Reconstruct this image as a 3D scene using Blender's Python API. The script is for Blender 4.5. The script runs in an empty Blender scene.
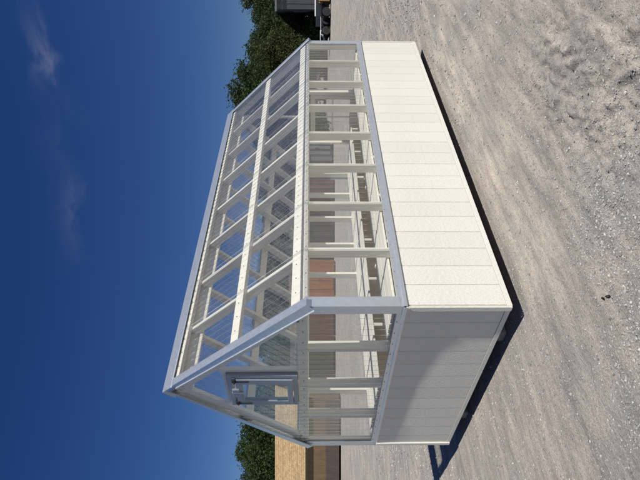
import bpy, math, random
import numpy as np
from mathutils import Vector, Matrix

random.seed(7)
rng = np.random.default_rng(11)
R = math.radians
scene = bpy.context.scene
COL = scene.collection
F = 0.3048
W, L = 8 * F, 16 * F

# ------------------------------------------------------------------ camera
CAM = Vector((-2.3098, -2.9555, 1.6485))
YAW, PITCH = 0.7734, -0.0182
FPX = 490.12
cd = Vector((math.cos(YAW) * math.cos(PITCH), math.sin(YAW) * math.cos(PITCH), math.sin(PITCH)))
cr = Vector((math.sin(YAW), -math.cos(YAW), 0))
cu = cr.cross(cd)
cam = bpy.data.cameras.new('camera')
cam.sensor_width = 36
cam.lens = FPX / 640 * 36
cam.clip_start = 0.05
cam.clip_end = 2000
camo = bpy.data.objects.new('camera', cam)
X, Y, Z = -cu, cr, -cd          # the photograph lies on its side
camo.matrix_world = Matrix(((X.x, Y.x, Z.x, CAM.x), (X.y, Y.y, Z.y, CAM.y), (X.z, Y.z, Z.z, CAM.z), (0, 0, 0, 1)))
COL.objects.link(camo)
scene.camera = camo

# ------------------------------------------------------------------ light
SUN_EL, SUN_G = R(49.0), R(2.5)
sun_from = Vector((-math.sin(SUN_G) * math.cos(SUN_EL), -math.cos(SUN_G) * math.cos(SUN_EL), math.sin(SUN_EL)))
sl = bpy.data.lights.new('sun', 'SUN')
sl.energy = 5.0
sl.angle = R(0.5)
sl.color = (1.0, 0.955, 0.89)
so = bpy.data.objects.new('sun', sl)
so.rotation_euler = sun_from.to_track_quat('Z', 'Y').to_euler()
so.location = (0, -20, 30)
COL.objects.link(so)

world = bpy.data.worlds.new('World')
scene.world = world
world.use_nodes = True
wn = world.node_tree.nodes
wl = world.node_tree.links
wn.clear()
w_out = wn.new('ShaderNodeOutputWorld')
w_bg = wn.new('ShaderNodeBackground')
w_bg.inputs['Strength'].default_value = 0.055
sky = wn.new('ShaderNodeTexSky')
sky.sky_type = 'NISHITA'
sky.sun_disc = False
sky.sun_elevation = SUN_EL
sky.sun_rotation = R(180)
sky.altitude = 1200
sky.air_density = 1.0
sky.dust_density = 0.3
sky.ozone_density = 4.0
hs = wn.new('ShaderNodeHueSaturation')
hs.inputs['Saturation'].default_value = 1.27
hs.inputs['Hue'].default_value = 0.517
wl.new(sky.outputs[0], hs.inputs['Color'])
# thin cirrus: stretched noise kept to a few wisps
wtc = wn.new('ShaderNodeTexCoord')
def wmath(op, a, b=None, clamp=False):
    n = wn.new('ShaderNodeMath'); n.operation = op; n.use_clamp = clamp
    for i, v in enumerate((a, b)):
        if v is None: continue
        if isinstance(v, (int, float)): n.inputs[i].default_value = v
        else: wl.new(v, n.inputs[i])
    return n.outputs[0]
def pix_dir(ix, iy):
    return (cd * FPX + cr * (240 - iy) - cu * (ix - 320)).normalized()
wm = wn.new('ShaderNodeMapping')
wm.inputs['Scale'].default_value = (9, 9, 26)
wl.new(wtc.outputs['Generated'], wm.inputs['Vector'])
wnz = wn.new('ShaderNodeTexNoise')
wnz.inputs['Scale'].default_value = 1.0; wnz.inputs['Detail'].default_value = 9; wnz.inputs['Roughness'].default_value = 0.62
wnz.inputs['Distortion'].default_value = 0.35
wl.new(wm.outputs[0], wnz.inputs['Vector'])
tot = None
def wdot(v):
    d = wn.new('ShaderNodeVectorMath'); d.operation = 'DOT_PRODUCT'
    wl.new(wtc.outputs['Generated'], d.inputs[0]); d.inputs[1].default_value = v; return d.outputs['Value']
wa, wb = wdot(cr), wdot(Vector((0, 0, 1)))
wob = wmath('MULTIPLY', wmath('SUBTRACT', wnz.outputs['Fac'], .5), .10)
for (ix, iy, ra_, rb_, amp) in ((31, 44, .050, .010, .42), (38, 66, .040, .012, .36), (72, 104, .03, .02, .12), (46, 140, .04, .014, .12), (66, 190, .05, .016, .22), (73, 222, .055, .018, .42)):
    dd = pix_dir(ix, iy); a0, b0 = dd.dot(cr), dd.z
    da = wmath('DIVIDE', wmath('SUBTRACT', wa, a0), ra_); db = wmath('DIVIDE', wmath('SUBTRACT', wmath('ADD', wb, wob), b0), rb_)
    q = wmath('ADD', wmath('MULTIPLY', da, da), wmath('MULTIPLY', db, db))
    m = wmath('MULTIPLY', wmath('POWER', 2.718, wmath('MULTIPLY', q, -1.0)), amp)
    tot = m if tot is None else wmath('ADD', tot, m)
nz = wmath('MULTIPLY', wmath('SUBTRACT', wnz.outputs['Fac'], 0.34, True), .7)
cf = wmath('MULTIPLY', wmath('MULTIPLY', tot, nz), 1.3, True)
wmix = wn.new('ShaderNodeMixRGB')
wl.new(cf, wmix.inputs['Fac']); wl.new(hs.outputs['Color'], wmix.inputs['Color1'])
wmix.inputs['Color2'].default_value = (5.5, 6.0, 7.8, 1)
wl.new(wmix.outputs[0], w_bg.inputs['Color'])
wl.new(w_bg.outputs[0], w_out.inputs['Surface'])

scene.view_settings.view_transform = 'Standard'
scene.view_settings.look = 'None'
scene.view_settings.exposure = 0.04
scene.view_settings.gamma = 1
scene.render.engine = 'CYCLES'
scene.cycles.max_bounces = 10
scene.cycles.transparent_max_bounces = 40
scene.cycles.transmission_bounces = 6

# ------------------------------------------------------------------ helpers
class MB:
    def __init__(s): s.v = []; s.f = []
    def add(s, vs, fs):
        o = len(s.v); s.v += [tuple(p) for p in vs]; s.f += [tuple(i + o for i in f) for f in fs]
    def box(s, x0, x1, y0, y1, z0, z1, M=None):
        vs = [Vector((x, y, z)) for z in (z0, z1) for y in (y0, y1) for x in (x0, x1)]
        if M: vs = [M @ p for p in vs]
        s.add(vs, [(0, 2, 3, 1), (4, 5, 7, 6), (0, 1, 5, 4), (2, 6, 7, 3), (0, 4, 6, 2), (1, 3, 7, 5)])
    def cbox(s, x0, x1, y0, y1, z0, z1, c=.003, M=None):
        """box with chamfered edges"""
        lo, hi = (x0, y0, z0), (x1, y1, z1)
        vs = []; idx = {}
        for cx in (0, 1):
            for cy in (0, 1):
                for cz in (0, 1):
                    cn = (cx, cy, cz)
                    for a in range(3):
                        p = []
                        for k in range(3):
                            b = hi[k] if cn[k] else lo[k]
                            if k != a: b += -c if cn[k] else c
                            p.append(b)
                        idx[(cn, a)] = len(vs); vs.append(Vector(p))
        fs = []
        for a in range(3):
            b, d = (a + 1) % 3, (a + 2) % 3
            for sgn in (0, 1):
                q = []
                for (i, j) in ((0, 0), (1, 0), (1, 1), (0, 1)):
                    cn = [0, 0, 0]; cn[a] = sgn; cn[b] = i; cn[d] = j
                    q.append(idx[(tuple(cn), a)])
                fs.append(q if sgn else q[::-1])
        for a in range(3):          # edge faces, edges running along axis a
            b, d = (a + 1) % 3, (a + 2) % 3
            for i in (0, 1):
                for j in (0, 1):
                    c0 = [0, 0, 0]; c0[b] = i; c0[d] = j
                    c1 = list(c0); c1[a] = 1
                    q = [idx[(tuple(c0), b)], idx[(tuple(c1), b)], idx[(tuple(c1), d)], idx[(tuple(c0), d)]]
                    fs.append(q if i != j else q[::-1])
        for cx in (0, 1):
            for cy in (0, 1):
                for cz in (0, 1):
                    cn = (cx, cy, cz)
                    q = [idx[(cn, 0)], idx[(cn, 1)], idx[(cn, 2)]]
                    fs.append(q if (cx + cy + cz) % 2 else q[::-1])
        if M: vs = [M @ p for p in vs]
        s.add(vs, fs)
    def prism(s, poly, axis, a0, a1):
        """polygon (2-D) extruded along axis 0/1/2"""
        n = len(poly); vs = []
        for a in (a0, a1):
            for (p, q) in poly:
                vs.append({0: (a, p, q), 1: (p, a, q), 2: (p, q, a)}[axis])
        fs = [tuple(range(n)), tuple(range(2 * n - 1, n - 1, -1))]
        fs += [(i, i + n, (i + 1) % n + n, (i + 1) % n) for i in range(n)]
        s.add(vs, fs)
    def cyl(s, p, q, r0, r1=None, n=8):
        p, q = Vector(p), Vector(q); r1 = r0 if r1 is None else r1
        t = (q - p).normalized(); a = t.orthogonal().normalized(); b = t.cross(a)
        vs = []
        for (c, r) in ((p, r0), (q, r1)):
            for i in range(n):
                w = 2 * math.pi * i / n; vs.append(c + a * (r * math.cos(w)) + b * (r * math.sin(w)))
        fs = [(i, (i + 1) % n, (i + 1) % n + n, i + n) for i in range(n)] + [tuple(range(n))[::-1], tuple(range(n, 2 * n))]
        s.add(vs, fs)
    def mesh(s, name, mat, recalc=True):
        me = bpy.data.meshes.new(name)
        me.from_pydata(s.v, [], s.f)
        if recalc:
            import bmesh
            bm = bmesh.new(); bm.from_mesh(me); bmesh.ops.recalc_face_normals(bm, faces=bm.faces); bm.to_mesh(me); bm.free()
        me.materials.append(mat)
        return me
    def build(s, name, mat, parent=None, recalc=True):
        return link(name, s.mesh(name, mat, recalc), parent)

def link(name, me, parent=None, loc=None, rot=None):
    o = bpy.data.objects.new(name, me)
    COL.objects.link(o)
    if parent: o.parent = parent
    if loc: o.location = loc
    if rot: o.rotation_euler = rot
    return o
def thing(name, label, cat, loc=(0, 0, 0), rz=0, group=None):
    o = bpy.data.objects.new(name, None); COL.objects.link(o)
    o.empty_display_size = .2
    o.location = loc; o.rotation_euler = (0, 0, rz)
    return tag(o, label, cat, group)
def tag(o, label, cat, group=None):
    o['label'] = label; o['category'] = cat
    if group: o['group'] = group
    return o

# ------------------------------------------------------------------ materials
def new_mat(name):
    m = bpy.data.materials.new(name); m.use_nodes = True
    nt = m.node_tree; b = nt.nodes['Principled BSDF']
    return m, nt, b
def N(nt, t, **kw):
    n = nt.nodes.new(t)
    for k, v in kw.items():
        if k in n.inputs: n.inputs[k].default_value = v
        else: setattr(n, k, v)
    return n
def ramp(nt, fac, stops):
    r = nt.nodes.new('ShaderNodeValToRGB')
    while len(r.color_ramp.elements) < len(stops): r.color_ramp.elements.new(.5)
    for e, (p, c) in zip(r.color_ramp.elements, stops):
        e.position = p; e.color = (*c, 1) if len(c) == 3 else c
    nt.links.new(fac, r.inputs[0]); return r.outputs[0]
def coords(nt, scale=(1, 1, 1), rot=(0, 0, 0), kind='Object'):
    tc = nt.nodes.new('ShaderNodeTexCoord'); mp = nt.nodes.new('ShaderNodeMapping')
    mp.inputs['Scale'].default_value = scale; mp.inputs['Rotation'].default_value = rot
    nt.links.new(tc.outputs[kind], mp.inputs['Vector']); return mp.outputs[0]
def bump(nt, b, h, strength, dist):
    bn = N(nt, 'ShaderNodeBump', Strength=strength, Distance=dist)
    nt.links.new(h, bn.inputs['Height']); nt.links.new(bn.outputs[0], b.inputs['Normal']); return bn

def mat_paint(name, col, grain=(60, 60, 5), bs=.35, bd=.002, var=.06, rough=.55, dirt=0.0):
    m, nt, b = new_mat(name)
    co = coords(nt, grain)
    nz = N(nt, 'ShaderNodeTexNoise', Scale=1.0, Detail=5.0, Roughness=.65); nt.links.new(co, nz.inputs['Vector'])
    big = N(nt, 'ShaderNodeTexNoise', Scale=2.3, Detail=4.0); nt.links.new(coords(nt), big.inputs['Vector'])
    mx = N(nt, 'ShaderNodeMath', operation='ADD'); nt.links.new(nz.outputs['Fac'], mx.inputs[0]); nt.links.new(big.outputs['Fac'], mx.inputs[1])
    hf = N(nt, 'ShaderNodeMath', operation='MULTIPLY'); nt.links.new(mx.outputs[0], hf.inputs[0]); hf.inputs[1].default_value = .5
    lo = tuple(c * (1 - var * 2 - dirt) for c in col); hi = tuple(min(1, c * (1 + var)) for c in col)
    oi = N(nt, 'ShaderNodeObjectInfo'); rr = N(nt, 'ShaderNodeMapRange'); nt.links.new(oi.outputs['Random'], rr.inputs['Value'])
    rr.inputs['To Min'].default_value = .955; rr.inputs['To Max'].default_value = 1.02
    mt = N(nt, 'ShaderNodeMixRGB', blend_type='MULTIPLY'); mt.inputs['Fac'].default_value = 1
    nt.links.new(ramp(nt, hf.outputs[0], [(.3, lo), (.62, hi)]), mt.inputs['Color1']); nt.links.new(rr.outputs[0], mt.inputs['Color2'])
    nt.links.new(mt.outputs[0], b.inputs['Base Color'])
    b.inputs['Roughness'].default_value = rough
    bump(nt, b, nz.outputs['Fac'], bs, bd)
    return m

M_SIDING = mat_paint('cream_siding_paint', (.735, .722, .645), (90, 90, 32), .9, .0072, .03, .55)
M_SIDING.cycles.use_bump_map_correction = False
M_LUMBER = mat_paint('cream_lumber_paint', (.80, .77, .66), (50, 50, 9), .3, .002, .05, .5)
M_BENCH = mat_paint('cream_bench_boards', (.80, .77, .66), (6, 60, 60), .3, .002, .07, .5, .05)
M_SKID = mat_paint('weathered_skid_timber', (.30, .27, .23), (8, 60, 60), .5, .004, .25, .8)
M_PLY = mat_paint('bare_plywood', (.44, .34, .20), (5, 40, 40), .3, .002, .2, .7)
M_BLOCK = mat_paint('concrete_block', (.40, .39, .37), (40, 40, 40), .5, .004, .1, .9)

def mat_metal(name, col, rough, var=.1, metallic=1.0):
    m, nt, b = new_mat(name)
    nz = N(nt, 'ShaderNodeTexNoise', Scale=30.0, Detail=4.0); nt.links.new(coords(nt, (1, 1, 1)), nz.inputs['Vector'])
    lo = tuple(c * (1 - var) for c in col)
    nt.links.new(ramp(nt, nz.outputs['Fac'], [(.35, lo), (.65, col)]), b.inputs['Base Color'])
    rr = N(nt, 'ShaderNodeMapRange'); nt.links.new(nz.outputs['Fac'], rr.inputs['Value'])
    rr.inputs['To Min'].default_value = rough * .8; rr.inputs['To Max'].default_value = rough * 1.25
    nt.links.new(rr.outputs[0], b.inputs['Roughness'])
    b.inputs['Metallic'].default_value = metallic
    b2 = N(nt, 'ShaderNodeTexNoise', Scale=3.0, Detail=2.0); nt.links.new(coords(nt), b2.inputs['Vector'])
    bump(nt, b, b2.outputs['Fac'], .05, .01)
    return m
M_TRIM = mat_metal('galvalume_trim', (.66, .725, .79), .30, .07, .72)
M_VENT = mat_metal('grey_aluminium', (.33, .375, .42), .4, .12, .4)
M_BLACK = mat_metal('black_hinge', (.012, .012, .013), .5, .1, 0)
M_SCREW = mat_metal('screw_heads', (.10, .10, .11), .5, .1, .6)

def schlick(nt, f0, gain):
    geo = N(nt, 'ShaderNodeNewGeometry'); dt = N(nt, 'ShaderNodeVectorMath', operation='DOT_PRODUCT')
    nt.links.new(geo.outputs['Incoming'], dt.inputs[0]); nt.links.new(geo.outputs['Normal'], dt.inputs[1])
    def mm(op, a, b=None):
        n = N(nt, 'ShaderNodeMath', operation=op)
        for i, v in enumerate((a, b)):
            if v is None: continue
            if isinstance(v, (int, float)): n.inputs[i].default_value = v
            else: nt.links.new(v, n.inputs[i])
        return n.outputs[0]
    c = mm('ABSOLUTE', dt.outputs['Value'])
    return mm('MINIMUM', mm('MULTIPLY', mm('ADD', mm('MULTIPLY', mm('POWER', mm('SUBTRACT', 1.0, c), 5.0), 1 - f0), f0), gain), 1.0)
def mat_poly():
    m, nt, b = new_mat('clear_polycarbonate')
    nt.nodes.remove(b)
    out = nt.nodes['Material Output']
    tr = N(nt, 'ShaderNodeBsdfTransparent', Color=(.93, .94, .945, 1))
    gl = N(nt, 'ShaderNodeBsdfGlossy', Roughness=.10, Color=(.95, .97, 1, 1))
    df = N(nt, 'ShaderNodeBsdfTranslucent', Color=(.88, .87, .80, 1))
    d2 = N(nt, 'ShaderNodeBsdfDiffuse', Color=(.88, .87, .82, 1))
    nz = N(nt, 'ShaderNodeTexNoise', Scale=1.7, Detail=5.0, Roughness=.6); nt.links.new(coords(nt), nz.inputs['Vector'])
    sk_ = N(nt, 'ShaderNodeTexNoise', Scale=1.0, Detail=4.0, Roughness=.7); nt.links.new(coords(nt, (38, 38, 1.6)), sk_.inputs['Vector'])
    av = N(nt, 'ShaderNodeMath', operation='ADD'); nt.links.new(nz.outputs['Fac'], av.inputs[0]); nt.links.new(sk_.outputs['Fac'], av.inputs[1])
    ah = N(nt, 'ShaderNodeMath', operation='MULTIPLY'); nt.links.new(av.outputs[0], ah.inputs[0]); ah.inputs[1].default_value = .5
    hz = N(nt, 'ShaderNodeMapRange'); nt.links.new(ah.outputs[0], hz.inputs['Value'])
    hz.inputs['From Min'].default_value = .40; hz.inputs['From Max'].default_value = .66
    hz.inputs['To Min'].default_value = .018; hz.inputs['To Max'].default_value = .11
    mh = N(nt, 'ShaderNodeMixShader', Fac=.5)
    nt.links.new(df.outputs[0], mh.inputs[1]); nt.links.new(d2.outputs[0], mh.inputs[2])
    m1 = N(nt, 'ShaderNodeMixShader'); nt.links.new(hz.outputs[0], m1.inputs[0])
    nt.links.new(tr.outputs[0], m1.inputs[1]); nt.links.new(mh.outputs[0], m1.inputs[2])
    m2 = N(nt, 'ShaderNodeMixShader'); nt.links.new(schlick(nt, .045, 2.1), m2.inputs[0])
    nt.links.new(m1.outputs[0], m2.inputs[1]); nt.links.new(gl.outputs[0], m2.inputs[2])
    nt.links.new(m2.outputs[0], out.inputs['Surface'])
    return m
M_POLY = mat_poly()
def mat_glass():
    m, nt, b = new_mat('window_glass')
    nt.nodes.remove(b); out = nt.nodes['Material Output']
    tr = N(nt, 'ShaderNodeBsdfTransparent', Color=(.9, .93, .93, 1)); gl = N(nt, 'ShaderNodeBsdfGlossy', Roughness=.02)
    mx = N(nt, 'ShaderNodeMixShader')
    nt.links.new(schlick(nt, .04, 1.7), mx.inputs[0]); nt.links.new(tr.outputs[0], mx.inputs[1]); nt.links.new(gl.outputs[0], mx.inputs[2])
    nt.links.new(mx.outputs[0], out.inputs['Surface']); return m
M_GLASS = mat_glass()

# ------------------------------------------------------------------ ground
def vnoise(x, y, seed):
    """smooth value noise on arrays"""
    r = np.random.default_rng(seed); T = r.random((256, 256))
    xi = np.floor(x).astype(int); yi = np.floor(y).astype(int)
    u = x - xi; v = y - yi; u = u * u * (3 - 2 * u); v = v * v * (3 - 2 * v)
    a = T[xi % 256, yi % 256]; b = T[(xi + 1) % 256, yi % 256]; c = T[xi % 256, (yi + 1) % 256]; d = T[(xi + 1) % 256, (yi + 1) % 256]
    return (a * (1 - u) + b * u) * (1 - v) + (c * (1 - u) + d * u) * v - .5
def sstep(a, b, t):
    t = np.clip((t - a) / (b - a), 0, 1); return t * t * (3 - 2 * t)
def gauss(x, y, cx, cy, r): return np.exp(-((x - cx) ** 2 + (y - cy) ** 2) / (r * r))
TA = math.atan2(cr.y, cr.x)
def ground_z(x, y):
    x = np.asarray(x, float); y = np.asarray(y, float)
    near = np.exp(-(np.hypot(x - .5, y + .2) / 9) ** 2)
    h = .010 * vnoise(x * 2.1, y * 2.1, 1) + .010 * vnoise(x * 5.3, y * 5.3, 2)
    h += .006 * vnoise(x * 13, y * 13, 3) + .0045 * vnoise(x * 29, y * 29, 4)
    # tracks along the long wall and across the front
    wob = .15 * vnoise(x * .5, y * .5, 5)
    h += (.006 * vnoise((y + wob) * 6.5, x * .9, 6) + .016 * vnoise((y + wob) * 2.3, x * .5, 16)) * sstep(.6, -.4, x + .4 * y)
    a = x * math.cos(TA) + y * math.sin(TA); b = -x * math.sin(TA) + y * math.cos(TA)
    h += (.014 * vnoise((b + wob) * 5.5, a * 1.1, 7) + .022 * vnoise((b + 2 * wob) * 2.6, a * .7, 17)) * sstep(-.6, .6, a - .8)
    # broken crust in front of the long wall
    rough = np.clip(1.0 * gauss(x, y, .25, -1.56, .42) + .8 * gauss(x, y, .9, -1.5, .45) + .5 * gauss(x, y, -.2, -1.9, .4), 0, 1)
    n1 = vnoise(x * 12 + 3 * vnoise(x * 4, y * 4, 12), y * 12, 8); n2 = vnoise(x * 30, y * 30, 9)
    h += rough * (.075 * np.clip(n1, -.10, .3) + .040 * n2)
    h *= near
    under = sstep(.35, .0, np.maximum(np.maximum(-x, x - L), np.maximum(-y, y - W)))
    return h * (1 - .75 * under) - .004

def axis(lo, hi, st, far):
    m = list(np.arange(lo, hi, st)); g = st
    a = m[0]; left = []
    while a > -far: g *= 1.07; a -= min(g, 25); left.append(a)
    g = st; a = m[-1]; right = []
    while a < far: g *= 1.07; a += min(g, 25); right.append(a)
    return np.array(left[::-1] + m + right)
gx = axis(-2.4, 3.4, .0145, 420); gy = axis(-2.9, 3.6, .0145, 420)
GX, GY = np.meshgrid(gx, gy, indexing='ij')
GZ = ground_z(GX, GY)
nx, ny = GX.shape
verts = np.stack([GX, GY, GZ], -1).reshape(-1, 3)
ii = (np.arange(nx - 1)[:, None] * ny + np.arange(ny - 1)[None, :]).reshape(-1)
quads = np.stack([ii, ii + ny, ii + ny + 1, ii + 1], -1)
def np_mesh(name, verts, faces, k, mat, smooth=True):
    me = bpy.data.meshes.new(name)
    me.vertices.add(len(verts)); me.vertices.foreach_set('co', verts.astype(np.float32).ravel())
    me.loops.add(faces.size); me.loops.foreach_set('vertex_index', faces.astype(np.int32).ravel())
    me.polygons.add(len(faces)); me.polygons.foreach_set('loop_start', np.arange(len(faces), dtype=np.int32) * k)
    me.polygons.foreach_set('use_smooth', np.full(len(faces), smooth))
    me.update(calc_edges=True); me.materials.append(mat); return me

def mat_ground():
    m, nt, b = new_mat('gravel_lot')
    co = coords(nt); lk = nt.links.new
    def nz(sc, det=4.0, ro=.6, vec=None):
        n = N(nt, 'ShaderNodeTexNoise', Scale=sc, Detail=det, Roughness=ro); lk(vec or co, n.inputs['Vector']); return n.outputs['Fac']
    base = ramp(nt, nz(1.1, 6.0, .65), [(.32, (.315, .308, .298)), (.5, (.385, .362, .325)), (.68, (.45, .418, .368))])
    streak = nz(1.0, 4.0, .6, coords(nt, (1.3, 8, 1), (0, 0, -TA)))
    st2 = nz(1.0, 4.0, .6, coords(nt, (1.0, 7, 1)))
    sc = ramp(nt, streak, [(.36, (.78, .78, .79)), (.6, (1.1, 1.09, 1.07))])
    sc2 = ramp(nt, st2, [(.36, (.86, .86, .87)), (.6, (1.08, 1.06, 1.03))])
    spk = ramp(nt, nz(55.0, 4.0, .75), [(.30, (.55, .55, .56)), (.45, (.96, .95, .94)), (.6, (1.05, 1.05, 1.05)), (.74, (1.3, 1.3, 1.31))])
    spk2 = ramp(nt, nz(190.0, 2.0, .6), [(.34, (.74, .73, .73)), (.5, (1, 1, 1)), (.68, (1.25, 1.25, 1.26))])
    c = base
    for s in (sc, sc2, spk, spk2):
        mx = N(nt, 'ShaderNodeMixRGB', blend_type='MULTIPLY'); mx.inputs['Fac'].default_value = 1
        lk(c, mx.inputs['Color1']); lk(s, mx.inputs['Color2']); c = mx.outputs[0]
    lk(c, b.inputs['Base Color']); b.inputs['Roughness'].default_value = .95
    b.inputs['Specular IOR Level'].default_value = .15
    ad = N(nt, 'ShaderNodeMath', operation='ADD'); lk(nz(70.0, 5.0, .7), ad.inputs[0]); lk(nz(18.0, 4.0, .7), ad.inputs[1])
    bump(nt, b, ad.outputs[0], .9, .012)
    return m
M_GROUND = mat_ground()
g = link('gravel_ground', np_mesh('gravel_ground', verts, quads, 4, M_GROUND)); g['kind'] = 'structure'

# loose stones lying on the lot: uncountable, one object
def mat_stone():
    m, nt, b = new_mat('crushed_stone')
    geo = N(nt, 'ShaderNodeNewGeometry')
    nt.links.new(ramp(nt, geo.outputs['Random Per Island'], [(0, (.16, .163, .165)), (.3, (.29, .29, .285)), (.62, (.37, .36, .335)), (.94, (.43, .42, .40)), (1, (.57, .565, .55))]), b.inputs['Base Color'])
    b.inputs['Roughness'].default_value = .85
    return m
M_STONE = mat_stone()
def gravel():
    n = 460000
    # more stones near the camera where they can be seen one by one
    d = 1.2 + 24 * rng.random(n) ** 2.5; a = YAW + (rng.random(n) - .5) * R(88)
    px = CAM.x + d * np.cos(a); py = CAM.y + d * np.sin(a)
    dens = .28 + .9 * np.clip(vnoise(px * 1.2, py * 1.2, 21) + vnoise(px * 3.1, py * 3.1, 22) * .6, 0, 1)
    for (cx, cy, r, s) in ((-.25, -1.12, .36, 1.0), (-1.05, -.75, .42, .7), (.05, -1.5, .3, .5), (-.55, .25, .5, .35), (-.85, -1.2, .4, .5), (.9, -1.1, .4, .25)):
        dens = dens + s * gauss(px, py, cx, cy, r)
    dens *= 1 - .6 * sstep(.0, .12, np.abs(vnoise((py) * 3.2, px * .3, 23)) * -1 + .12) * (px < .2)
    inside = (px > .1) & (px < L - .1) & (py > .1) & (py < W - .1)
    keep = (rng.random(n) < dens * .50) & ~inside
    px, py = px[keep], py[keep]; d = d[keep]; n = len(px)
    size = .0029 + .0088 * rng.random(n) ** 3.2
    clus = gauss(px, py, -.25, -1.12, .36) + .6 * gauss(px, py, -1.05, -.75, .42)
    size *= 1 + .35 * clus * rng.random(n)
    size *= np.clip(d / 4, .85, 2.4)
    big = rng.random(n) < .0015; size[big] *= 1.9
    octv = np.array([[1, 0, 0], [-1, 0, 0], [0, 1, 0], [0, -1, 0], [0, 0, 1], [0, 0, -1]], float)
    octf = np.array([[0, 2, 4], [2, 1, 4], [1, 3, 4], [3, 0, 4], [2, 0, 5], [1, 2, 5], [3, 1, 5], [0, 3, 5]])
    P = octv[None] * (.65 + .7 * rng.random((n, 6, 1))) + .35 * (rng.random((n, 6, 3)) - .5)
    P *= np.stack([np.ones(n), .6 + .5 * rng.random(n), .45 + .4 * rng.random(n)], -1)[:, None, :]
    th = rng.random(n) * 2 * np.pi; c, s_ = np.cos(th), np.sin(th)
    Q = np.empty_like(P); Q[..., 0] = P[..., 0] * c[:, None] - P[..., 1] * s_[:, None]; Q[..., 1] = P[..., 0] * s_[:, None] + P[..., 1] * c[:, None]; Q[..., 2] = P[..., 2]
    Q *= size[:, None, None]
    Q[..., 0] += px[:, None]; Q[..., 1] += py[:, None]; Q[..., 2] += (ground_z(px, py) + size * .22)[:, None]
    Fc = octf[None] + (np.arange(n) * 6)[:, None, None]
    o = link('loose_gravel', np_mesh('loose_gravel', Q.reshape(-1, 3), Fc.reshape(-1, 3), 3, M_STONE, False))
    o['kind'] = 'stuff'; o['label'] = 'loose grey crushed stone strewn over the lot'; o['category'] = 'gravel'
gravel()

# ------------------------------------------------------------------ greenhouse
GH = thing('greenhouse', 'cream wooden greenhouse with clear corrugated panels and grey metal trim on gravel', 'greenhouse')
ZB, ZK, ZE, ZR = .12, .93, 1.713, 2.981
ANG = math.atan2(ZR - ZE, W / 2)
SL = math.hypot(ZR - ZE, W / 2)
ST = 2 * F
GROOVE = 8 * .0254

# roof frames: local x along the building, local y up the slope, local z outward
MF = Matrix.Translation((0, 0, ZE)) @ Matrix.Rotation(ANG, 4, 'X')
MBK = Matrix.Translation((0, W, ZE)) @ Matrix(((1, 0, 0, 0), (0, -1, 0, 0), (0, 0, 1, 0), (0, 0, 0, 1))) @ Matrix.Rotation(ANG, 4, 'X')

# floor, rim, skids
fl = MB(); fl.cbox(.02, L - .02, .02, W - .02, .17, .19, .002); fl.build('floor', M_PLY, GH)
for (x0, x1, y0, y1) in ((.004, L - .004, .004, .042), (.004, L - .004, W - .042, W - .004), (.004, .042, .044, W - .044), (L - .042, L - .004, .044, W - .044)):
    mb = MB(); mb.cbox(x0, x1, y0, y1, ZB + .002, .168, .002); mb.build('rim_joist', M_SKID, GH)
sk = MB(); sk.cbox(.07, L - .07, -.06, .06, .0, ZB, .006); skm = sk.mesh('skid', M_SKID)
for y in (.52, 1.95): link('skid', skm, GH, (0, y, 0))

# siding boards, each with its own edges, over a recessed backing
bd = MB(); bd.cbox(-GROOVE / 2 + .0022, GROOVE / 2 - .0022, -.010, -.001, ZB + .036, ZK, .0022)
bdm = bd.mesh('siding_board', M_SIDING)
bx_ = MB(); bx_.box(.0, L, -.003, .010, ZB + .004, ZK - .002); bx_.build('wall_backing', M_SIDING, GH)
bx_ = MB(); bx_.box(.0, L, W - .010, W + .003, ZB + .004, ZK - .002); bx_.build('wall_backing', M_SIDING, GH)
bx_ = MB(); bx_.box(-.003, .010, .012, W - .012, ZB + .004, ZK - .002); bx_.build('wall_backing', M_SIDING, GH)
for (ya, yb) in ((.012, .76), (1.68, W - .012)):
    bx_ = MB(); bx_.box(L - .010, L + .003, ya, yb, ZB + .004, ZK - .002); bx_.build('wall_backing', M_SIDING, GH)
for i in range(24):
    xc = (i + .5) * GROOVE
    link('siding_board', bdm, GH, (xc, 0, 0))
    link('siding_board', bdm, GH, (xc, W, 0), (0, 0, math.pi))
for i in range(12):
    yc = (i + .5) * GROOVE
    link('siding_board', bdm, GH, (0, yc, 0), (0, 0, -math.pi / 2))
    if not (3 < i < 8): link('siding_board', bdm, GH, (L, yc, 0), (0, 0, math.pi / 2))
# trim boards: corner strips on the gables, skirt strips at the bottom
ct = MB(); ct.cbox(-.0275, -.0102, -.0125, .036, ZB - .002, ZK - .003, .002); ctm = ct.mesh('corner_board', M_SIDING)
ct2 = MB(); ct2.cbox(-.0275, -.0102, -.036, .0125, ZB - .002, ZK - .003, .002); ctm2 = ct2.mesh('corner_board', M_SIDING)
link('corner_board', ctm, GH, (0, 0, 0)); link('corner_board', ctm2, GH, (0, W, 0))
link('corner_board', ctm2, GH, (L, 0, 0), (0, 0, math.pi)); link('corner_board', ctm, GH, (L, W, 0), (0, 0, math.pi))
for (x0, x1, y0, y1) in ((-.009, L + .009, -.0125, -.0032), (-.009, L + .009, W + .0032, W + .0125), (-.0125, -.0032, .038, W - .038)):
    mb = MB(); mb.cbox(x0, x1, y0, y1, ZB - .006, ZB + .034, .0008); mb.build('skirt_strip', M_SIDING, GH)

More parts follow.
